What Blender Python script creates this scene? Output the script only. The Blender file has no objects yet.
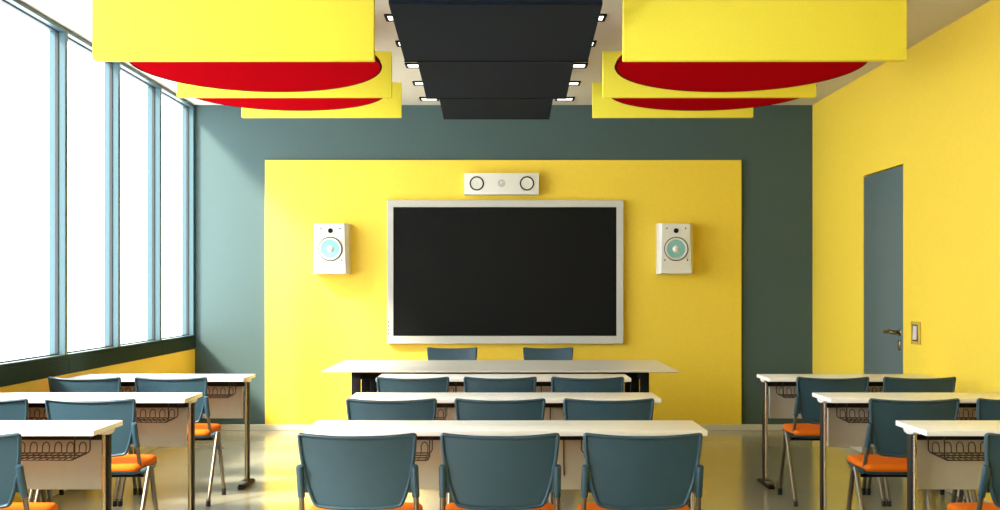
import bpy, bmesh, math, random
from mathutils import Vector, Matrix
random.seed(7)
S = bpy.context.scene
COL = S.collection
F = 1200.0; VX = 500.3; VY = 288.4; EYE = 1.32

# ------------------------------------------------------------------ materials
def mat(name, col, rough=0.5, metal=0.0, noise=0.0, nscale=60.0, bump=0.0, bscale=300.0, spec=0.5, emit=None, coat=0.0):
    m = bpy.data.materials.new(name); m.use_nodes = True
    nt = m.node_tree; b = nt.nodes['Principled BSDF']
    b.inputs['Base Color'].default_value = (*col, 1)
    b.inputs['Roughness'].default_value = rough
    b.inputs['Metallic'].default_value = metal
    b.inputs['Specular IOR Level'].default_value = spec
    if coat: b.inputs['Coat Weight'].default_value = coat
    tc = nt.nodes.new('ShaderNodeTexCoord')
    if noise:
        n = nt.nodes.new('ShaderNodeTexNoise'); n.inputs['Scale'].default_value = nscale
        n.inputs['Detail'].default_value = 4
        nt.links.new(tc.outputs['Object'], n.inputs['Vector'])
        mx = nt.nodes.new('ShaderNodeMix'); mx.data_type = 'RGBA'
        mx.inputs[6].default_value = (*[c*(1-noise) for c in col], 1)
        mx.inputs[7].default_value = (*[min(1, c*(1+noise)) for c in col], 1)
        nt.links.new(n.outputs['Fac'], mx.inputs[0])
        nt.links.new(mx.outputs[2], b.inputs['Base Color'])
    if bump:
        n2 = nt.nodes.new('ShaderNodeTexNoise'); n2.inputs['Scale'].default_value = bscale
        nt.links.new(tc.outputs['Object'], n2.inputs['Vector'])
        bp = nt.nodes.new('ShaderNodeBump'); bp.inputs['Strength'].default_value = bump
        bp.inputs['Distance'].default_value = 0.002
        nt.links.new(n2.outputs['Fac'], bp.inputs['Height'])
        nt.links.new(bp.outputs['Normal'], b.inputs['Normal'])
    if emit:
        b.inputs['Emission Color'].default_value = (*emit[0], 1)
        b.inputs['Emission Strength'].default_value = emit[1]
    return m

YEL = (0.87, 0.605, 0.048)
M = dict(
    yellow=mat('yellow_paint', YEL, 0.55, noise=0.05, nscale=40, bump=0.15, bscale=500),
    felt=mat('yellow_felt', (0.93, 0.78, 0.075), 0.9, noise=0.12, nscale=180, bump=0.5, bscale=350, spec=0.1),
    teal=mat('teal_paint', (0.046, 0.086, 0.091), 0.6, noise=0.06, nscale=30, bump=0.15, bscale=500),
    sill=mat('dark_green_trim', (0.023, 0.041, 0.034), 0.9, spec=0.05, noise=0.08, nscale=25),
    white=mat('dark_rear_paint', (0.14, 0.135, 0.13), 0.7, noise=0.02, nscale=30),  # unseen rear wall only, dark grey to hold back bounced light
    ceil=mat('ceiling_paint', (0.60, 0.55, 0.48), 0.8, noise=0.03, nscale=20),
    base=mat('pale_baseboard', (0.62, 0.58, 0.47), 0.45, noise=0.03, nscale=20),
    frame=mat('blue_window_frame', (0.035, 0.082, 0.103), 0.4, noise=0.04, nscale=20),
    gasket=mat('black_gasket', (0.01, 0.012, 0.014), 0.6),
    red=mat('red_felt', (0.38, 0.002, 0.006), 0.95, noise=0.12, nscale=160, bump=0.4, bscale=350, spec=0.0),
    redrim=mat('dark_red_edge', (0.05, 0.004, 0.005), 0.95, spec=0.0, noise=0.1, nscale=100),
    black=mat('black_felt', (0.0048, 0.0084, 0.0150), 0.95, noise=0.25, nscale=150, bump=0.4, bscale=350, spec=0.15),
    dark=mat('black_metal', (0.006, 0.0055, 0.007), 0.7, spec=0.12, noise=0.1, nscale=20),
    brown=mat('dark_bronze_metal', (0.012, 0.0085, 0.007), 0.6, spec=0.2, noise=0.1, nscale=20),
    top=mat('white_laminate', (0.92, 0.90, 0.86), 0.35, noise=0.02, nscale=14),
    panel=mat('beige_panel', (0.57, 0.505, 0.39), 0.5, noise=0.06, nscale=22),
    steel=mat('bronze_steel', (0.19, 0.165, 0.135), 0.42, metal=1.0, noise=0.06, nscale=40),
    chrome=mat('bright_steel', (0.62, 0.55, 0.48), 0.25, metal=1.0, noise=0.05, nscale=40),
    wire=mat('brown_wire', (0.045, 0.024, 0.014), 0.4, metal=0.4, noise=0.1, nscale=30),
    plastic=mat('blue_plastic', (0.025, 0.065, 0.098), 0.42, noise=0.05, nscale=30, bump=0.1, bscale=800),
    orange=mat('orange_fabric', (0.72, 0.145, 0.003), 0.8, noise=0.12, nscale=220, bump=0.4, bscale=500, spec=0.2),
    rubber=mat('black_rubber', (0.008, 0.008, 0.008), 0.6, noise=0.1, nscale=30),
    silver=mat('silver_plastic', (0.52, 0.50, 0.475), 0.35, noise=0.02, nscale=20),
    screen=mat('black_screen', (0.0060, 0.0060, 0.0060), 0.6, spec=0.1, noise=0.02, nscale=5),
    shell=mat('white_plastic', (0.72, 0.69, 0.64), 0.35, noise=0.02, nscale=20),
    cone=mat('teal_cone', (0.24, 0.50, 0.50), 0.5, noise=0.06, nscale=40),
    door=mat('blue_grey_door', (0.075, 0.118, 0.132), 0.5, noise=0.08, nscale=50, bump=0.15, bscale=300),
    brass=mat('dark_brass', (0.20, 0.14, 0.07), 0.25, metal=1.0, noise=0.1, nscale=40),
    plate=mat('brass_plate', (0.62, 0.42, 0.06), 0.4, metal=0.3, noise=0.08, nscale=60),
    rocker=mat('lilac_rocker', (0.60, 0.55, 0.58), 0.4, noise=0.02, nscale=30),
    lamp=mat('lamp_diffuser', (0.9, 0.9, 0.9), 0.4, emit=((1, 0.96, 0.88), 2.2)),
    desk=mat('grey_laminate', (0.66, 0.63, 0.57), 0.3, noise=0.02, nscale=12),
)
def floor_mat():
    m = bpy.data.materials.new('polished_floor'); m.use_nodes = True
    nt = m.node_tree; b = nt.nodes['Principled BSDF']
    tc = nt.nodes.new('ShaderNodeTexCoord')
    n = nt.nodes.new('ShaderNodeTexNoise'); n.inputs['Scale'].default_value = 2.2; n.inputs['Detail'].default_value = 5
    nt.links.new(tc.outputs['Object'], n.inputs['Vector'])
    mx = nt.nodes.new('ShaderNodeMix'); mx.data_type = 'RGBA'
    mx.inputs[6].default_value = (0.30, 0.275, 0.195, 1)
    mx.inputs[7].default_value = (0.35, 0.325, 0.235, 1)
    nt.links.new(n.outputs['Fac'], mx.inputs[0])
    nt.links.new(mx.outputs[2], b.inputs['Base Color'])
    b.inputs['Roughness'].default_value = 0.17
    b.inputs['Specular IOR Level'].default_value = 0.65
    n2 = nt.nodes.new('ShaderNodeTexNoise'); n2.inputs['Scale'].default_value = 6
    nt.links.new(tc.outputs['Object'], n2.inputs['Vector'])
    bp = nt.nodes.new('ShaderNodeBump'); bp.inputs['Strength'].default_value = 0.0; bp.inputs['Distance'].default_value = 0.01
    nt.links.new(n2.outputs['Fac'], bp.inputs['Height']); nt.links.new(bp.outputs['Normal'], b.inputs['Normal'])
    return m
M['floor'] = floor_mat()
def glass_mat():
    m = bpy.data.materials.new('window_glass'); m.use_nodes = True
    nt = m.node_tree; nt.nodes.clear()
    out = nt.nodes.new('ShaderNodeOutputMaterial')
    t = nt.nodes.new('ShaderNodeBsdfTransparent'); g = nt.nodes.new('ShaderNodeBsdfGlossy')
    g.inputs['Roughness'].default_value = 0.02
    t.inputs['Color'].default_value = (0.97, 0.985, 0.985, 1)
    fr = nt.nodes.new('ShaderNodeValue'); fr.outputs[0].default_value = 0.035
    mix = nt.nodes.new('ShaderNodeMixShader')
    nt.links.new(fr.outputs[0], mix.inputs[0]); nt.links.new(t.outputs[0], mix.inputs[1]); nt.links.new(g.outputs[0], mix.inputs[2])
    nt.links.new(mix.outputs[0], out.inputs['Surface'])
    return m
M['glass'] = glass_mat()

# ------------------------------------------------------------------ mesh helpers
def add_box(bm, x0, x1, y0, y1, z0, z1, bev=0.0, seg=2):
    r = bmesh.ops.create_cube(bm, size=1.0)
    vs = r['verts']
    for v in vs:
        v.co = Vector((x0+(v.co.x+.5)*(x1-x0), y0+(v.co.y+.5)*(y1-y0), z0+(v.co.z+.5)*(z1-z0)))
    if bev > 0:
        es = list({e for v in vs for e in v.link_edges})
        bmesh.ops.bevel(bm, geom=es, offset=bev, segments=seg, profile=0.5, affect='EDGES')
def box(x0, x1, y0, y1, z0, z1, bev=0.0, seg=2):
    bm = bmesh.new(); add_box(bm, x0, x1, y0, y1, z0, z1, bev, seg); return bm
def catmull(pts, n, closed=False):
    P = [Vector(p) for p in pts]; out = []; N = len(P)
    rng = N if closed else N-1
    for i in range(rng):
        if closed: a, b, c, d = P[i-1], P[i], P[(i+1) % N], P[(i+2) % N]
        else: a, b, c, d = P[max(i-1, 0)], P[i], P[i+1], P[min(i+2, N-1)]
        for k in range(n):
            t = k/n
            out.append(0.5*((2*b)+(c-a)*t+(2*a-5*b+4*c-d)*t*t+(3*b-a-3*c+d)*t**3))
    if not closed: out.append(P[-1].copy())
    return out
def add_tube(bm, pts, r, n=10, smooth=0, caps=True, closed=False):
    P = [Vector(p) for p in pts]
    if smooth: P = catmull(P, smooth, closed)
    rr = r if isinstance(r, (list, tuple)) else [r]*len(P)
    rings = []; prev = None; N = len(P)
    for i, p in enumerate(P):
        if closed: t = P[(i+1) % N]-P[i-1]
        else: t = (P[min(i+1, N-1)]-P[max(i-1, 0)])
        t.normalize()
        if prev is None:
            a = Vector((0, 0, 1)) if abs(t.z) < .9 else Vector((1, 0, 0))
            u = t.cross(a).normalized()
        else:
            u = (prev-t*prev.dot(t)).normalized()
        prev = u; w = t.cross(u)
        rings.append([bm.verts.new(p+(u*math.cos(2*math.pi*k/n)+w*math.sin(2*math.pi*k/n))*rr[i]) for k in range(n)])
    for i in range(N if closed else N-1):
        A = rings[i]; B = rings[(i+1) % N]
        for k in range(n):
            bm.faces.new((A[k], A[(k+1) % n], B[(k+1) % n], B[k]))
    if caps and not closed:
        bm.faces.new(rings[0][::-1]); bm.faces.new(rings[-1])
def add_prism(bm, poly, axis, a0, a1):
    """extrude a 2-D polygon along axis (0,1,2) between a0 and a1"""
    def mk(p, a):
        if axis == 0: return Vector((a, p[0], p[1]))
        if axis == 1: return Vector((p[0], a, p[1]))
        return Vector((p[0], p[1], a))
    A = [bm.verts.new(mk(p, a0)) for p in poly]; B = [bm.verts.new(mk(p, a1)) for p in poly]
    n = len(poly)
    bm.faces.new(A[::-1]); bm.faces.new(B)
    for i in range(n): bm.faces.new((A[i], A[(i+1) % n], B[(i+1) % n], B[i]))
def add_lathe_y(bm, cx, cz, prof, n=40):
    """prof: list of (radius, y); revolved about the Y axis through (cx, cz)"""
    rings = []
    for r, y in prof:
        if r < 1e-6: rings.append([bm.verts.new((cx, y, cz))])
        else: rings.append([bm.verts.new((cx+r*math.cos(2*math.pi*k/n), y, cz+r*math.sin(2*math.pi*k/n))) for k in range(n)])
    for A, B in zip(rings, rings[1:]):
        for k in range(n):
            k2 = (k+1) % n
            if len(A) == 1: bm.faces.new((A[0], B[k], B[k2]))
            elif len(B) == 1: bm.faces.new((A[k], B[0], A[k2]))
            else: bm.faces.new((A[k], B[k], B[k2], A[k2]))
def obj(name, bm, m, parent=None, smooth=True, angle=35):
    bmesh.ops.recalc_face_normals(bm, faces=bm.faces)
    me = bpy.data.meshes.new(name); bm.to_mesh(me); bm.free()
    me.materials.append(M[m])
    if smooth:
        me.polygons.foreach_set('use_smooth', [True]*len(me.polygons))
        me.set_sharp_from_angle(angle=math.radians(angle))
    o = bpy.data.objects.new(name, me); COL.objects.link(o)
    if parent: o.parent = parent
    return o
def thing(name, label, cat, loc=(0, 0, 0), group=None):
    o = bpy.data.objects.new(name, None); COL.objects.link(o)
    o.empty_display_size = 0.1
    o.location = loc; o['label'] = label; o['category'] = cat
    if group: o['group'] = group
    return o
def tag(o, label, cat, group=None):
    o['label'] = label; o['category'] = cat
    if group: o['group'] = group
    return o
def struct(name, bm, m, parent=None, label=None):
    o = obj(name, bm, m, parent)
    if parent is None: o['kind'] = 'structure'
    if label: o['label'] = label; o['category'] = label.split('|')[0]
    return o
def dup(root, loc, rotz=0, label=None, group=None, scale=None):
    r = root.copy(); COL.objects.link(r); r.location = loc; r.rotation_euler = (0, 0, rotz)
    if label: r['label'] = label
    if group: r['group'] = group
    if scale: r.scale = scale
    for ch in list(root.children):
        c = ch.copy(); COL.objects.link(c); c.parent = r
        for g in ch.children:
            d = g.copy(); COL.objects.link(d); d.parent = c
    return r

# ------------------------------------------------------------------ room
XL, XR, YB, YF, H = -2.85, 2.914, 11.20, -2.4, 3.031
def st(o, label, cat):
    o['label'] = label; o['category'] = cat; o['kind'] = 'structure'; return o
st(obj('floor', box(XL-.12, XR+.12, YF-.12, YB+.12, -.12, 0), 'floor'), 'glossy beige floor of the classroom', 'floor')
st(obj('ceiling', box(XL-.12, XR+.12, YF-.12, YB+.12, H, H+.12), 'ceil'), 'pale plain ceiling above the hanging panels', 'ceiling')
st(obj('wall_back', box(XL-.12, XR+.12, YB, YB+.12, 0, H), 'teal'), 'teal grey wall behind the yellow panel', 'wall')
st(obj('wall_rear', box(XL-.12, XR+.12, YF-.12, YF, 0, H), 'white'), 'unseen wall behind the camera, dark grey to cut bounce light', 'wall')
# right wall with the doorway cut out
DY0, DY1, DZ = 8.68, 9.63, 2.222
bm = bmesh.new()
add_box(bm, XR, XR+.12, YF, DY0, 0, H); add_box(bm, XR, XR+.12, DY1, YB, 0, H); add_box(bm, XR, XR+.12, DY0, DY1, DZ, H)
st(obj('wall_right', bm, 'yellow'), 'yellow wall on the right holding the door', 'wall')
d = st(obj('door_1', box(XR+.003, XR+.055, DY0+.006, DY1-.004, .006, DZ-.010, .0015), 'door'), 'blue grey door in the yellow right wall', 'door')
h = obj('door_handle', box(0, 0, 0, 0, 0, 0), 'brass'); bpy.data.objects.remove(h)
HY, HZ = DY0+.085, 1.0
bm = bmesh.new()
add_tube(bm, [(XR+.013, HY, HZ), (XR+.004, HY, HZ), (XR-.002, HY, HZ)], [.030, .030, .022], 24)
add_tube(bm, [(XR-.001, HY, HZ), (XR-.036, HY, HZ), (XR-.052, HY+.012, HZ+.002), (XR-.057, HY+.05, HZ+.008), (XR-.056, HY+.11, HZ), (XR-.052, HY+.165, HZ-.002)],
         0.013, 12, smooth=5)
hd = obj('door_handle', bm, 'brass', d)
bm = bmesh.new()
add_tube(bm, [(XR+.013, HY, HZ-.095), (XR+.004, HY, HZ-.095), (XR-.003, HY, HZ-.095)], [.024, .024, .017], 24)
add_box(bm, XR-.006, XR+.010, HY-.021, HY+.021, HZ-.135, HZ-.058, .007, 3)
obj('keyhole_cover', bm, 'brass', d)
# door lining sits in the opening behind the leaf
bm = bmesh.new()
add_box(bm, XR+.056, XR+.12, DY0, DY1, 0, DZ)
st(obj('trim_1', bm, 'gasket'), 'dark door rebate behind the blue grey door leaf', 'trim')

# left wall: yellow dado, dark green board, window bays up to the ceiling
SZ0, SZ1 = 0.757, 0.858
st(obj('wall_left', box(XL-.12, XL, YF, YB, 0, SZ0), 'yellow'), 'low yellow wall under the windows', 'wall')
bm = bmesh.new()
BAY = 1.095
ys = [YB-BAY*k for k in range(13)]
for k in range(12):
    add_box(bm, XL-.11, XL+.006, ys[k+1]+.002, ys[k]-.002, SZ0, SZ1, .002, 1)
st(obj('trim_2', bm, 'sill'), 'dark green board under the windows', 'trim')
GX = XL-.056                                   # glass plane
for k in range(12):
    y1, y0 = ys[k], ys[k+1]
    bm = bmesh.new()
    add_box(bm, XL-.11, XL, y1-.05, y1-.001, SZ1+.0235, H, .003, 1)           # far mullion
    add_box(bm, XL-.10, XL, y0-.001, y1-.05, H-.028, H, .002, 1)        # head
    add_box(bm, XL-.10, XL-.006, y0-.001, y1-.05, SZ1+.020, SZ1+.028)    # bottom reveal; paler frame colour stands for the rail's lit top
    w = st(obj('window_%d' % (k+1), bm, 'frame'), 'tall window with blue frame, number %d counted from the back wall' % (k+1), 'window')
    obj('bottom_rail', box(XL-.10, XL+.002, y0-.001, y1-.0015, SZ1+.001, SZ1+.0235), 'sill', w)
    obj('pane', box(GX-.004, GX+.004, y0-.001, y1-.05, SZ1+.028, H-.028), 'glass', w)
    bm = bmesh.new()
    g = .008
    for (a0, a1, c0, c1) in ((y1-.05-g, y1-.05, SZ1+.028, H-.028), (y0, y0+g, SZ1+.028, H-.028), (y0+g, y1-.05-g, H-.028-g, H-.028), (y0+g, y1-.05-g, SZ1+.028, SZ1+.028+g)):
        add_box(bm, GX-.010, GX+.010, a0, a1, c0, c1)
    obj('gasket', bm, 'gasket', w)
# front end of the window row
st(obj('wall_left_end', box(XL-.12, XL, YF, ys[12], SZ0, H), 'yellow'), 'yellow pier closing the row of windows', 'wall') if ys[12] > YF+.02 else None

# baseboards
def baseboard(name, x0, x1, y0, y1, label):
    st(obj(name, box(x0, x1, y0, y1, 0, .052, .003, 1), 'base'), label, 'baseboard')
baseboard('baseboard_back', XL+.014, XR-.014, YB-.045, YB, 'pale baseboard along the back wall')
baseboard('baseboard_left', XL, XL+.014, YF, YB, 'pale baseboard under the windows')
bm = bmesh.new(); add_box(bm, XR-.014, XR, YF, DY0, 0, .052, .003, 1); add_box(bm, XR-.014, XR, DY1, YB, 0, .052, .003, 1)
st(obj('baseboard_right', bm, 'base'), 'pale baseboard along the yellow right wall', 'baseboard')

# ------------------------------------------------------------------ back wall things
PY = YB-.035
def px2(x, y, dd): return ((x-VX)*dd/F, EYE-(y-VY)*dd/F)
x0, z1 = px2(265, 160, PY); x1, z0 = px2(741.5, 423.5, PY)
tag(obj('wall_panel', box(x0, x1, PY, YB, .053, z1, .002, 1), 'yellow'), 'big yellow panel on the teal back wall behind the screen', 'wall panel')

def screen():
    dd = PY-.075
    x0, z1 = px2(387, 200, dd); x1, z0 = px2(623.8, 344, dd)
    ix0, iz1 = px2(393.2, 207, dd); ix1, iz0 = px2(616.6, 336, dd)
    t = thing('wall_display', 'big black screen with silver frame on the yellow panel', 'screen', (0, 0, 0))
    bm = bmesh.new()
    # frame as a ring with sloping inner lip
    O = [(x0, z0), (x1, z0), (x1, z1), (x0, z1)]; I = [(ix0, iz0), (ix1, iz0), (ix1, iz1), (ix0, iz1)]
    e = .006
    O2 = [(x0+e, z0+e), (x1-e, z0+e), (x1-e, z1-e), (x0+e, z1-e)]
    layers = [(O, PY-.001), (O, dd+.008), (O2, dd), ([(a, b) for a, b in I], dd+.004), (I, dd+.016)]
    V = [[bm.verts.new((p[0], y, p[1])) for p in L] for L, y in layers]
    for A, B in zip(V, V[1:]):
        for i in range(4): bm.faces.new((A[i], A[(i+1) % 4], B[(i+1) % 4], B[i]))
    bm.faces.new(V[0])
    obj('frame', bm, 'silver', t, angle=20)
    obj('screen', box(ix0-.002, ix1+.002, dd+.014, dd+.03, iz0-.002, iz1+.002), 'screen', t)
    sx0, sz = px2(443, 333.2, dd); sx1, _ = px2(590, 333.2, dd)
    obj('sensor_bar', box(sx0, sx1, dd+.008, dd+.018, sz-.014, sz+.003, .001, 1), 'dark', t)
    for yy in (322, 326, 330, 333.5):
        bx, bz = px2(388.6, yy, dd)
        bm = bmesh.new(); add_lathe_y(bm, bx, bz, [(0, dd-.003), (.0055, dd-.002), (.006, dd+.002)], 12)
        obj('button', bm, 'dark', t)
screen()

def wall_speaker(cx, label):
    dd = PY-.20; s = F/dd
    cz = EYE-(248.5-VY)/s; w = .160; hh = .233
    t = thing('wall_speaker', label, 'speaker', (cx, 0, cz), 'wall speakers')
    bm = bmesh.new()
    # back box, then a faceted front that narrows towards the top
    L = [([(-w, -hh), (w, -hh), (w*.975, hh), (-w*.975, hh)], PY-.001),
         ([(-w, -hh), (w, -hh), (w*.975, hh), (-w*.975, hh)], dd+.045),
         ([(-w*.88, -hh*.985), (w*.88, -hh*.985), (w*.81, hh*.985), (-w*.81, hh*.985)], dd+.005),
         ([(-w*.86, -hh*.97), (w*.86, -hh*.97), (w*.785, hh*.97), (-w*.785, hh*.97)], dd)]
    V = [[bm.verts.new((p[0], y, p[1])) for p in P] for P, y in L]
    for A, B in zip(V, V[1:]):
        for i in range(4): bm.faces.new((A[i], A[(i+1) % 4], B[(i+1) % 4], B[i]))
    bm.faces.new(V[0]); bm.faces.new(V[-1])
    obj('cabinet', bm, 'shell', t, angle=15)
    wz = -.004
    bm = bmesh.new(); add_lathe_y(bm, 0, wz, [(.1105, dd+.002), (.1105, dd-.006), (.107, dd-.009), (.103, dd-.004)], 48); obj('trim_ring', bm, 'wire', t)
    bm = bmesh.new(); add_lathe_y(bm, 0, wz, [(.104, dd-.001), (.102, dd-.009), (.094, dd-.012), (.085, dd-.008), (.083, dd-.001)], 48); obj('surround', bm, 'shell', t)
    bm = bmesh.new(); add_lathe_y(bm, 0, wz, [(.084, dd-.0055), (.06, dd-.004), (.03, dd-.002), (0, dd-.002)], 48); wf = obj('cone', bm, 'cone', t)
    bm = bmesh.new(); add_lathe_y(bm, 0, wz, [(0, dd-.020), (.012, dd-.018), (.024, dd-.012), (.032, dd-.002)], 32); obj('dust_cap', bm, 'shell', wf)
    bm = bmesh.new(); add_lathe_y(bm, 0, .163, [(0, dd-.001), (.016, dd-.002), (.020, dd-.005), (.023, dd+.001)], 28); obj('tweeter', bm, 'dark', t)
    for sx, sz in ((-.086, .184), (.086, .184), (-.103, -.106), (.103, -.106)):
        bm = bmesh.new(); add_lathe_y(bm, sx, sz, [(0, dd-.004), (.006, dd-.003), (.0075, dd+.001)], 14); obj('screw', bm, 'dark', t)
wall_speaker((330.4-VX)*(PY-.2)/F, 'white wall speaker with blue cone, left of the screen near the windows')
wall_speaker((676.2-VX)*(PY-.2)/F, 'white wall speaker with blue cone, right of the screen')

def centre_speaker():
    dd = PY-.12
    x0, z1 = px2(464.3, 173, dd); x1, z0 = px2(539, 194.3, dd)
    t = thing('centre_speaker', 'long white speaker with two round drivers, mounted above the screen', 'speaker', (0, 0, 0))
    obj('cabinet', box(x0, x1, dd, PY-.001, z0, z1, .004, 2), 'shell', t)
    for cx in (476.8, 527.0):
        c, cz = px2(cx, 183.4, dd)
        bm = bmesh.new(); add_lathe_y(bm, c, cz, [(.067, dd+.002), (.066, dd-.006), (.055, dd-.007), (.053, dd-.001)], 40); r = obj('driver_ring', bm, 'dark', t)
        bm = bmesh.new(); add_lathe_y(bm, c, cz, [(.0545, dd-.003), (.04, dd-.0025), (.014, dd-.002), (.012, dd-.005), (0, dd-.008)], 40); obj('driver_cone', bm, 'shell', t)
    c, cz = px2(501.6, 183.2, dd)
    bm = bmesh.new(); add_lathe_y(bm, c, cz, [(.036, dd+.001), (.035, dd-.004), (.024, dd-.003), (.014, dd-.0015)], 32); obj('tweeter_plate', bm, 'silver', t)
    bm = bmesh.new(); add_lathe_y(bm, c, cz, [(.014, dd-.001), (.010, dd-.006), (0, dd-.009)], 24); obj('tweeter_dome', bm, 'shell', t)
centre_speaker()

# light switch on the right wall
t = thing('light_switch', 'brass light switch with pale rocker, on yellow wall beside the door', 'light switch', (XR, 8.40, 1.008))
bm = box(-.010, 0, -.088, .088, -.080, .080, .004, 2); obj('plate', bm, 'plate', t)
bm = bmesh.new(); add_prism(bm, [(-.010, -.050), (-.017, -.046), (-.012, .049), (-.010, .050)], 1, -.036, .036)
obj('rocker', bm, 'rocker', t)
obj('recess', box(-.0112, -.006, -.050, .050, -.058, .058), 'gasket', t)

# ------------------------------------------------------------------ ceiling pieces
def baffle(xa, xb, ybot, dd, hgt, label):
    s = F/dd; X0 = (xa-VX)/s; X1 = (xb-VX)/s; zb = EYE+(VY-ybot)/s
    cx = (X0+X1)/2; w = (X1-X0)/2
    t = thing('ceiling_baffle', label, 'ceiling panel', (cx, dd, zb), 'yellow hanging panels')
    obj('panel', box(-w, w, 0, .045, 0, hgt, .004, 2), 'felt', t)
    for sx in (-.35, .35):
        bm = bmesh.new(); add_tube(bm, [(sx*w*2, .022, hgt-.01), (sx*w*2, .022, H-zb)], .002, 6); obj('cable', bm, 'steel', t)
for side, (a, b, c) in (('left', ((92, 374), (176.5, 391.5), (241.3, 401.3))), ('right', ((623.4, 907), (602.9, 816.5), (592.6, 753.4)))):
    where = 'windows' if side == 'left' else 'door'
    baffle(a[0], a[1], 60, 5.07, .42, 'nearest and biggest yellow hanging panel on the %s side' % ('window' if side == 'left' else 'door'))
    baffle(b[0], b[1], 96.8, 6.73, .256, 'second yellow hanging panel on the %s side, behind the first red disc' % ('window' if side == 'left' else 'door'))
    baffle(c[0], c[1], 117.3, 8.94, .261, 'farthest yellow hanging panel on the %s side, nearest the back wall' % ('window' if side == 'left' else 'door'))

def disc(cx_px, d0, R, ybot, label, tilt=.053):
    dfar = d0+R*.997; s = F/dfar
    zf = EYE+(VY-ybot)/s
    zc = zf+tilt*R
    X = (cx_px-VX)*d0/F
    t = thing('ceiling_disc', label, 'ceiling disc', (X, d0, zc), 'red hanging discs')
    bm = bmesh.new()
    n = 96; th = .020
    tv = [bm.verts.new((R*math.cos(a)*1.0, R*math.sin(a), -tilt*R*math.sin(a)+th)) for a in [2*math.pi*k/n for k in range(n)]]
    bv = [bm.verts.new((R*math.cos(a)*1.0, R*math.sin(a), -tilt*R*math.sin(a)+.001)) for a in [2*math.pi*k/n for k in range(n)]]
    bm.faces.new(tv)
    bm.faces.new(bv[::-1])
    for k in range(n): bm.faces.new((bv[k], bv[(k+1) % n], tv[(k+1) % n], tv[k]))
    obj('disc', bm, 'red', t)
    bm = bmesh.new()
    ring = [(R*1.001*math.cos(a), R*1.001*math.sin(a), -tilt*R*math.sin(a)+.004) for a in [2*math.pi*k/n for k in range(n)]]
    add_tube(bm, ring, .006, 6, closed=True); obj('edge_band', bm, 'redrim', t)
    for sx in (-.4, .4):
        bm = bmesh.new(); add_tube(bm, [(sx*R, 0, th-.005), (sx*R, 0, H-zc)], .002, 6); obj('cable', bm, 'steel', t)
disc(256.5, 5.90, .608, 91.8, 'nearer red hanging disc on the window side, behind the biggest yellow panel')
disc(740, 5.90, .608, 91.8, 'nearer red hanging disc on the door side, behind the biggest yellow panel')
disc(283, 7.88, .665, 110.6, 'farther red hanging disc on the window side, behind the second yellow panel', .040)
disc(711, 7.88, .665, 110.6, 'farther red hanging disc on the door side, behind the second yellow panel', .040)

def black_panel(xa, xb, ybot, length, label, slope=.092, W=.85):
    s = (xb-xa)/W; dd = F/s; X = ((xa+xb)/2-VX)/s; zf = EYE+(VY-ybot)/s
    t = thing('black_ceiling_panel', label, 'ceiling panel', (X, dd, zf), 'black hanging panels')
    th = .03
    bm = bmesh.new()
    L = [(0, 0), (0, th), (-length, th+slope*length), (-length, slope*length)]
    add_prism(bm, L, 0, -W/2, W/2)
    bmesh.ops.bevel(bm, geom=bm.edges[:], offset=.003, segments=1, affect='EDGES')
    obj('panel', bm, 'black', t)
    bm = bmesh.new(); add_box(bm, -W/2-.001, W/2+.001, -.004, .004, -.004, th-.004, .001, 1)
    obj('edge_trim', bm, 'dark', t)
    for sx in (-.22, .22):
        for fy in (.3, .8):
            bm = bmesh.new(); add_tube(bm, [(sx, -length*fy, th+slope*length*fy-.004), (sx, -length*fy, H-zf)], .003, 6); obj('cable', bm, 'dark', t)
black_panel(404.6, 588, 61.2, .80, 'largest and nearest black hanging panel, at the top edge of the photo')
black_panel(426.2, 566.4, 98.4, 1.35, 'middle black hanging panel between the large front one and the small far one')
black_panel(443.6, 549.4, 118.9, 1.9, 'smallest black hanging panel, nearest the back wall', slope=.075)

ordn = ['nearest the back wall', 'second from the back wall', 'third from the back wall', 'fourth from the back wall', 'fifth from the back wall']
def ceiling_light(x, y, label):
    t = thing('ceiling_light', label, 'ceiling light', (x, y, H), 'small ceiling lights')
    bm = bmesh.new(); w = .085; e = .018
    for a in ((-w, w, -w, -w+e), (-w, w, w-e, w), (-w, -w+e, -w+e, w-e), (w-e, w, -w+e, w-e)):
        add_box(bm, *a, -.012, 0)
    obj('frame', bm, 'dark', t)
    obj('diffuser', box(-w+e, w-e, -w+e, w-e, -.006, 0), 'lamp', t)
for k, y in enumerate((10.80, 9.98, 9.18, 8.36, 7.56)):
    ceiling_light(-.640, y, 'small square lit ceiling light left of the black panels, %s' % ordn[k])
    ceiling_light(.580, y, 'small square lit ceiling light right of the black panels, %s' % ordn[k])

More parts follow.
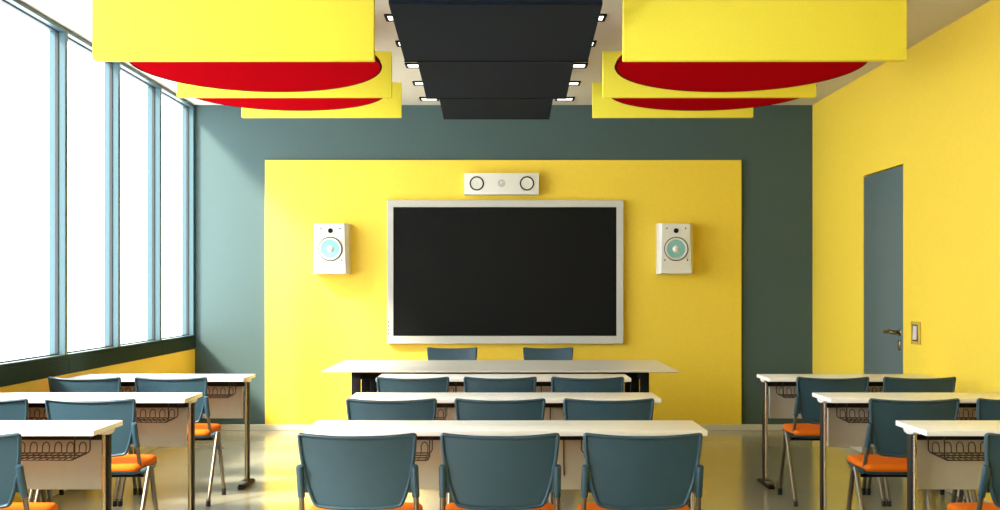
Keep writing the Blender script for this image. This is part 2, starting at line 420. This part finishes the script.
# ------------------------------------------------------------------ teacher's desk
def teacher_desk():
    z = .735
    t = thing('teacher_desk', 'long grey topped desk with black legs below the screen', 'desk', (0, 0, 0))
    d0, d1 = 8.50, 9.78
    bm = bmesh.new()
    xa, xb = -1.268, 1.268
    V1 = [(xa, d0, z-.004), (xb, d0, z-.004), (xb+.01, d1, z-.004), (xa-.01, d1, z-.004)]
    def ins(e, zz): return [(xa+e, d0+e, zz), (xb-e, d0+e, zz), (xb-e, d1-e, zz), (xa+e, d1-e, zz)]
    L = [ins(.10, z-.016), ins(.012, z-.012), ins(.0, z-.007), ins(0, z-.002), ins(.003, z)]
    R = [[bm.verts.new(p) for p in q] for q in L]
    for A, B in zip(R, R[1:]):
        for i in range(4): bm.faces.new((A[i], A[(i+1) % 4], B[(i+1) % 4], B[i]))
    bm.faces.new(R[0][::-1]); bm.faces.new(R[-1])
    obj('tabletop', bm, 'desk', t, angle=5)
    obj('apron', box(-1.02, 1.02, d0+.20, d1-.20, z-.075, z-.015, .003), 'dark', t)
    for s in (-1, 1):
        for yy in (8.56, 9.17, 9.70):
            a, b = 1.06*s, .996*s
            x0, x1 = min(a, b), max(a, b)
            bm = bmesh.new(); add_box(bm, x0, x1, yy-.02, yy+.02, .0, z-.015, .004)
            obj('leg', bm, 'dark', t)
        bm = bmesh.new(); add_box(bm, s*1.018-.03, s*1.018+.03, 8.58, 9.68, z-.055, z-.015, .003); obj('leg_rail', bm, 'dark', t)
        bm = bmesh.new(); add_tube(bm, [(s*1.012, 8.84, z-.014), (s*1.012, 8.84, z-.052), (s*1.012, 8.84, z-.058)], [.028, .028, .02], 20); obj('bracket', bm, 'shell', t)
teacher_desk()

# ------------------------------------------------------------------ student desks
def make_desk(name, length, label, group, baskets=None):
    """origin: front (camera side) edge at y=0, centred in x, floor z=0"""
    t = thing(name, label, 'desk', (0, 0, 0), group)
    L = length/2; D = .386; Z = .735
    obj('tabletop', box(-L, L, 0, D, Z-.023, Z, .0025, 2), 'top', t)
    obj('modesty_panel', box(-L+.075, L-.075, D-.055, D-.037, .437, Z-.075, .002, 1), 'panel', t)
    obj('rail', box(-L+.045, L-.045, D-.075, D-.030, Z-.078, Z-.024, .003), 'brown', t)
    for s in (-1, 1):
        X = s*(L-.028)
        lg = bmesh.new()
        add_box(lg, X-.0125, X+.0125, .225, .285, .030, Z-.040, .006, 3)      # dark web
        leg = obj('leg', lg, 'brown', t)
        lg = bmesh.new()
        add_tube(lg, [(X, .215, .030), (X, .215, Z-.035)], .0085, 16)
        obj('front_tube', lg, 'chrome', leg)
        bk = bmesh.new()
        P = [(.165, Z-.0235), (.305, Z-.0235), (.302, Z-.032), (.285, Z-.038), (.255, Z-.043), (.215, Z-.043), (.185, Z-.036), (.168, Z-.029)]
        add_prism(bk, P, 0, X-.022, X+.022)
        bmesh.ops.bevel(bk, geom=bk.edges[:], offset=.003, segments=1, affect='EDGES')
        obj('bracket', bk, 'shell', t)
        ft = bmesh.new()
        prof = [(.035, .006), (.05, .018), (.15, .032), (.23, .038), (.31, .034), (.40, .020), (.415, .006), (.40, 0.0), (.05, 0.0)]
        add_prism(ft, prof, 0, X-.026, X+.026)
        bmesh.ops.bevel(ft, geom=ft.edges[:], offset=.009, segments=3, affect='EDGES')
        foot = obj('foot', ft, 'brown', t)
        fb = bmesh.new(); add_box(fb, X-.02, X+.02, .07, .20, .026, .0345, .003); obj('foot_plate', fb, 'steel', foot)
    # wire basket hung under the top
    r = .0028; zb = .602; yb = D-.085; yf = D-.275; zf = .597
    for c0, c1 in baskets or ((-L+.128, L-.128),):
        bm = bmesh.new(); B = (c1-c0)/2; cx = (c0+c1)/2
        for yy, zz in ((yb, zb), (yb-.065, zb-.0015), (yb-.13, zb-.003), (yf, zf)):
            add_tube(bm, [(cx-B, yy, zz), (cx+B, yy, zz)], r, 6)
        n = int(2*B/.054)
        for i in range(n+1):
            x = cx-B+.022+(2*B-.044)*i/n
            add_tube(bm, [(x-.015, yf, zf), (x-.015, yb, zb), (x-.015, yb+.006, zb+.03), (x-.010, yb+.008, zb+.042), (x, yb+.008, zb+.047), (x+.010, yb+.008, zb+.042),
                          (x+.015, yb+.006, zb+.03), (x+.015, yb, zb), (x+.015, yf, zf)], r*.85, 5)
        for s in (-1, 1):
            for yy, zz in ((yb, zb), (yf, zf)):
                add_tube(bm, [(cx+s*B, yy, zz), (cx+s*(B+.006), yy, zz+.004), (cx+s*(B+.012), yy, zz+.015), (cx+s*(B+.012), yy, Z-.024)], r, 6)
            add_tube(bm, [(cx+s*B, yf, zf), (cx+s*B, yb, zb)], r, 6)
        obj('wire_basket', bm, 'wire', t)
    if baskets:
        bm = bmesh.new(); add_tube(bm, [(.257, D-.060, Z-.079), (.257, D-.062, .56), (.259, D-.061, .50)], .003, 6); obj('hanging_cord', bm, 'wire', t)
    return t
ROWY = (4.936, 6.36, 7.818)
LX0, LX1 = XL+.02, -1.674
RX0, RX1 = 1.752, XR-.02
rowname = ('front row nearest the camera', 'second row', 'row farthest from the camera')
wide = None; left = None; right = None
G1 = 'white student desks'
clab = ('long white centre desk nearest the camera, with three blue chairs', 'long white centre desk in the middle row', 'long white centre desk in the farthest row, just before the grey desk')
llab = ('short white desk by the windows, nearest the camera', 'short white desk by the windows, in the middle row', 'short white desk by the windows, farthest and nearest the back wall')
rlab = ('short white desk by the yellow right wall, nearest the camera', 'short white desk by the yellow right wall, in the middle row', 'short white desk by the yellow right wall, farthest and nearest the door')
d_c = make_desk('student_desk', 1.664, clab[0], G1, ((-.70, -.33), (.345, .70))); d_c.location = (.021, ROWY[0], 0)
for k in (1, 2): dup(d_c, (.021, ROWY[k], 0), label=clab[k])
d_l = make_desk('student_desk', LX1-LX0, llab[0], G1); d_l.location = ((LX0+LX1)/2, ROWY[0], 0)
for k in (1, 2): dup(d_l, ((LX0+LX1)/2, ROWY[k], 0), label=llab[k])
d_r = make_desk('student_desk', RX1-RX0, rlab[0], G1); d_r.location = ((RX0+RX1)/2, ROWY[0], 0)
for k in (1, 2): dup(d_r, ((RX0+RX1)/2, ROWY[k], 0), label=rlab[k])

# ------------------------------------------------------------------ chairs
TILT = .20
def back_y(x, z): return (.777-z)*TILT+.50*x*x
def make_chair(label, group, half_leg):
    """origin on the floor under the rear top of the backrest; sitter faces +y"""
    t = thing('stacking_chair', label, 'chair', (0, 0, 0), group)
    half = [(0, .7675), (.09, .7690), (.165, .7735), (.203, .7770), (.2155, .7755), (.2215, .767), (.2212, .750), (.2175, .705), (.2095, .650), (.1985, .598), (.186, .556), (.174, .524), (.163, .508),
            (.145, .5005), (.10, .4955), (.05, .4935), (0, .493)]
    half = [(x*1.02, .775-(.777-z)*1.06) for x, z in half]
    pts = half+[(-x, z) for x, z in half[-2:0:-1]]
    C = [Vector((p.x, p.y)) for p in catmull([(x, z, 0) for x, z in pts], 3, True)]
    n = len(C); cen = Vector((0, .635))
    nor = []
    for i in range(n):
        tg = (C[(i+1) % n]-C[i-1]).normalized(); nn = Vector((-tg.y, tg.x))
        if nn.dot(cen-C[i]) < 0: nn = -nn
        nor.append(nn)
    def ring(ins, scl, off):
        out = []
        for i in range(n):
            p = C[i]+nor[i]*ins
            if scl != 1: p = cen+(p-cen)*scl
            out.append(bm.verts.new((p.x, back_y(p.x, p.y)+off, p.y)))
        return out
    bm = bmesh.new()
    R = [ring(.016, .5, .0015), ring(.016, .8, .0015), ring(.0155, 1, .0015), ring(.0125, 1, -.006), ring(.008, 1, -.0085), ring(.003, 1, -.006), ring(0, 1, .001), ring(.002, 1, .008), ring(.006, 1, .0105), ring(.02, 1, .0105), ring(.02, .8, .0105), ring(.02, .5, .0105)]
    for A, B in zip(R, R[1:]):
        for i in range(n): bm.faces.new((A[i], A[(i+1) % n], B[(i+1) % n], B[i]))
    for A, off in ((R[0], .0015), (R[-1], .0105)):
        c = bm.verts.new((0, back_y(0, cen.y)+off, cen.y))
        for i in range(n): bm.faces.new((A[i], A[(i+1) % n], c))
    obj('backrest', bm, 'plastic', t, angle=50)
    for s in (-1, 1):
        T = [(s*.217, .032, .645), (s*.2175, .052, .59), (s*.219, .080, .52), (s*.2195, .104, .455), (s*.220, .118, .420), (s*.218, .145, .392), (s*.212, .19, .384), (s*.21, .40, .384)]
        bm = bmesh.new(); add_tube(bm, T, .0105, 12, smooth=4); obj('back_tube', bm, 'steel', t)
        bm = bmesh.new()
        add_tube(bm, [(s*.217, .0292, .652), (s*.217, .0298, .650), (s*.217, .0315, .645), (s*.2175, .052, .59), (s*.2186, .0772, .527), (s*.2186, .0782, .524)], [.008, .0125, .0145, .0145, .0145, .012], 16)
        web = [(.218, .028, .640), (.218, .072, .545), (.196, .074, .540), (.176, .063, .550), (.190, .055, .60), (.2035, .040, .648)]
        A = [bm.verts.new((s*x, y-.003, z)) for x, y, z in web]; B = [bm.verts.new((s*x, y+.012, z)) for x, y, z in web]
        bm.faces.new(A[::-1]); bm.faces.new(B)
        for i in range(6): bm.faces.new((A[i], A[(i+1) % 6], B[(i+1) % 6], B[i]))
        obj('back_bracket', bm, 'plastic', t)
    # seat: rounded plan, cushion on a plastic shell
    def seat_ring(bm, e, z, dz=0.0):
        P = [(0, .058), (.12, .060), (.195, .066), (.222, .085), (.230, .12), (.232, .22), (.228, .34), (.220, .425), (.200, .455), (.15, .466), (.07, .470), (0, .471)]
        P = P+[(-x, y) for x, y in P[-2:0:-1]]
        Cc = catmull([(x, y, 0) for x, y in P], 3, True); out = []
        for p in Cc:
            q = Vector((p.x, p.y-.265, 0)); L = q.length; q = q*((L-e)/L)
            yy = q.y+.265
            zz = z+dz*(1-abs(yy-.25)/.25)-.012*max(0, (yy-.36)/.11)**2-.012*(q.x/.232)**2*0+.006*(yy/.47)
            out.append(bm.verts.new((q.x, yy, zz)))
        return out
    def loft(rings, zc0, zc1):
        for A, B in zip(rings, rings[1:]):
            m_ = len(A)
            for i in range(m_): bm.faces.new((A[i], A[(i+1) % m_], B[(i+1) % m_], B[i]))
        bm.faces.new(rings[0][::-1]); bm.faces.new(rings[-1])
    bm = bmesh.new()
    rg = [seat_ring(bm, .016, .400), seat_ring(bm, .004, .403), seat_ring(bm, 0, .414), seat_ring(bm, 0, .422), seat_ring(bm, .006, .432), seat_ring(bm, .018, .438), seat_ring(bm, .06, .440), seat_ring(bm, .13, .440)]
    loft(rg, 0, 0); obj('seat_cushion', bm, 'orange', t, angle=60)
    bm = bmesh.new()
    rg = [seat_ring(bm, .05, .383), seat_ring(bm, .012, .387), seat_ring(bm, .002, .394), seat_ring(bm, -.002, .402), seat_ring(bm, .008, .404)]
    loft(rg, 0, 0); obj('seat_shell', bm, 'plastic', t, angle=60)
    bm = bmesh.new()
    for yy in (.135, .30):
        add_tube(bm, [(-.235, yy, .376), (.235, yy, .376)], .010, 10)
    obj('seat_frame', bm, 'brown', t)
    for s in (-1, 1):
        bm = bmesh.new()
        add_tube(bm, [(s*.228, .10, .398), (s*(half_leg-.005), .115, .410), (s*(half_leg-.003), .134, .412), (s*(half_leg-.005), .152, .410), (s*.228, .18, .398)], .014, 12, smooth=3)
        obj('leg_joint', bm, 'plastic', t)
        for ya, yb_ in ((.118, -.120), (.150, .290)):
            bm = bmesh.new(); add_tube(bm, [(s*(half_leg-.001), ya, .418), (s*half_leg, yb_, .030)], [.0125, .0115], 14)
            lg = obj('leg', bm, 'steel', t)
            bm = bmesh.new(); v = Vector((s*half_leg, yb_, .0))
            up = (Vector((s*(half_leg-.001), ya, .418))-Vector((s*half_leg, yb_, .03))).normalized()
            add_tube(bm, [v, v+Vector((0, 0, .004)), v+Vector((0, 0, .012))+up*.012, v+Vector((0, 0, .03))+up*.014], [.0130, .0143, .0140, .0135], 16)
            obj('rubber_foot', bm, 'rubber', lg)
    return t
OFF = .43
gC, gL, gR, gT = ('blue chairs at the centre desks', 'blue chairs at the window side desks', 'blue chairs at the right wall desks', "blue chairs behind the grey desk")
rows = ('nearest', 'middle', 'farthest')
cl = {0: 'tucked under the nearest long centre desk', 1: 'at the long centre desk in the middle row', 2: 'at the farthest long centre desk'}
pl = ('leftmost', 'middle', 'rightmost')
protos = {}
def place(x, y, label, group, rot=0, scale=None, half_leg=.2530):
    if half_leg not in protos:
        protos[half_leg] = make_chair(label, group, half_leg); protos[half_leg].location = (x, y, 0); return protos[half_leg]
    return dup(protos[half_leg], (x, y, 0), rot, label, group, scale)
for r in range(3):
    for i, x in enumerate((-.541, -.001, .539)):
        place(x, ROWY[r]-OFF, '%s blue chair with orange seat %s' % (pl[i], cl[r]) if r == 0 else '%s blue chair %s' % (pl[i], cl[r]), gC)
for r in range(3):
    if r: place(-2.570, ROWY[r]-OFF, 'blue chair closest to the windows, at the %s window side desk' % rows[r], gL, half_leg=.236)
    place(-2.036, ROWY[r]-OFF, 'blue chair with orange seat on the aisle end of the %s window side desk' % rows[r], gL, half_leg=.267)
    place(2.056, ROWY[r]-OFF, 'blue chair with orange seat on the aisle end of the %s right wall desk' % rows[r], gR, half_leg=.267)
    if r: place(2.592, ROWY[r]-OFF, 'blue chair closest to the right wall, at the %s right wall desk' % rows[r], gR, half_leg=.236)
for xpx, nm in ((452.3, 'left'), (548, 'right')):
    y = 10.78
    place((xpx-VX)*y/F, y, '%s one of two blue chairs behind the grey desk, under the screen' % nm, gT, math.pi, (1, 1, 1.022))

# ------------------------------------------------------------------ light, camera, view
w = bpy.data.worlds.new('daylight'); S.world = w; w.use_nodes = True
bg = w.node_tree.nodes['Background']; bg.inputs['Color'].default_value = (0.88, 0.97, 1.0, 1); bg.inputs['Strength'].default_value = 5.0
sl = bpy.data.lights.new('sun', 'SUN'); sl.energy = 9.0; sl.angle = math.radians(9); sl.color = (1, .88, .70)
so = bpy.data.objects.new('sun', sl); COL.objects.link(so)
so.location = (-8, 4, 8)
so.rotation_euler = Vector((1, .9, -1.05)).to_track_quat('-Z', 'Y').to_euler()

cd = bpy.data.cameras.new('camera'); co = bpy.data.objects.new('camera', cd); COL.objects.link(co)
co.location = (0, 0, EYE); co.rotation_euler = (math.radians(90), 0, 0)
cd.sensor_width = 36; cd.sensor_fit = 'HORIZONTAL'; cd.lens = 36*F/1000
cd.shift_y = (VY-255)/1000; cd.shift_x = -(VX-500)/1000
cd.clip_start = .05
S.camera = co
S.view_settings.view_transform = 'Standard'; S.view_settings.look = 'None'
S.view_settings.gamma = 1; S.view_settings.use_curve_mapping = False
S.view_settings.exposure = 0.85
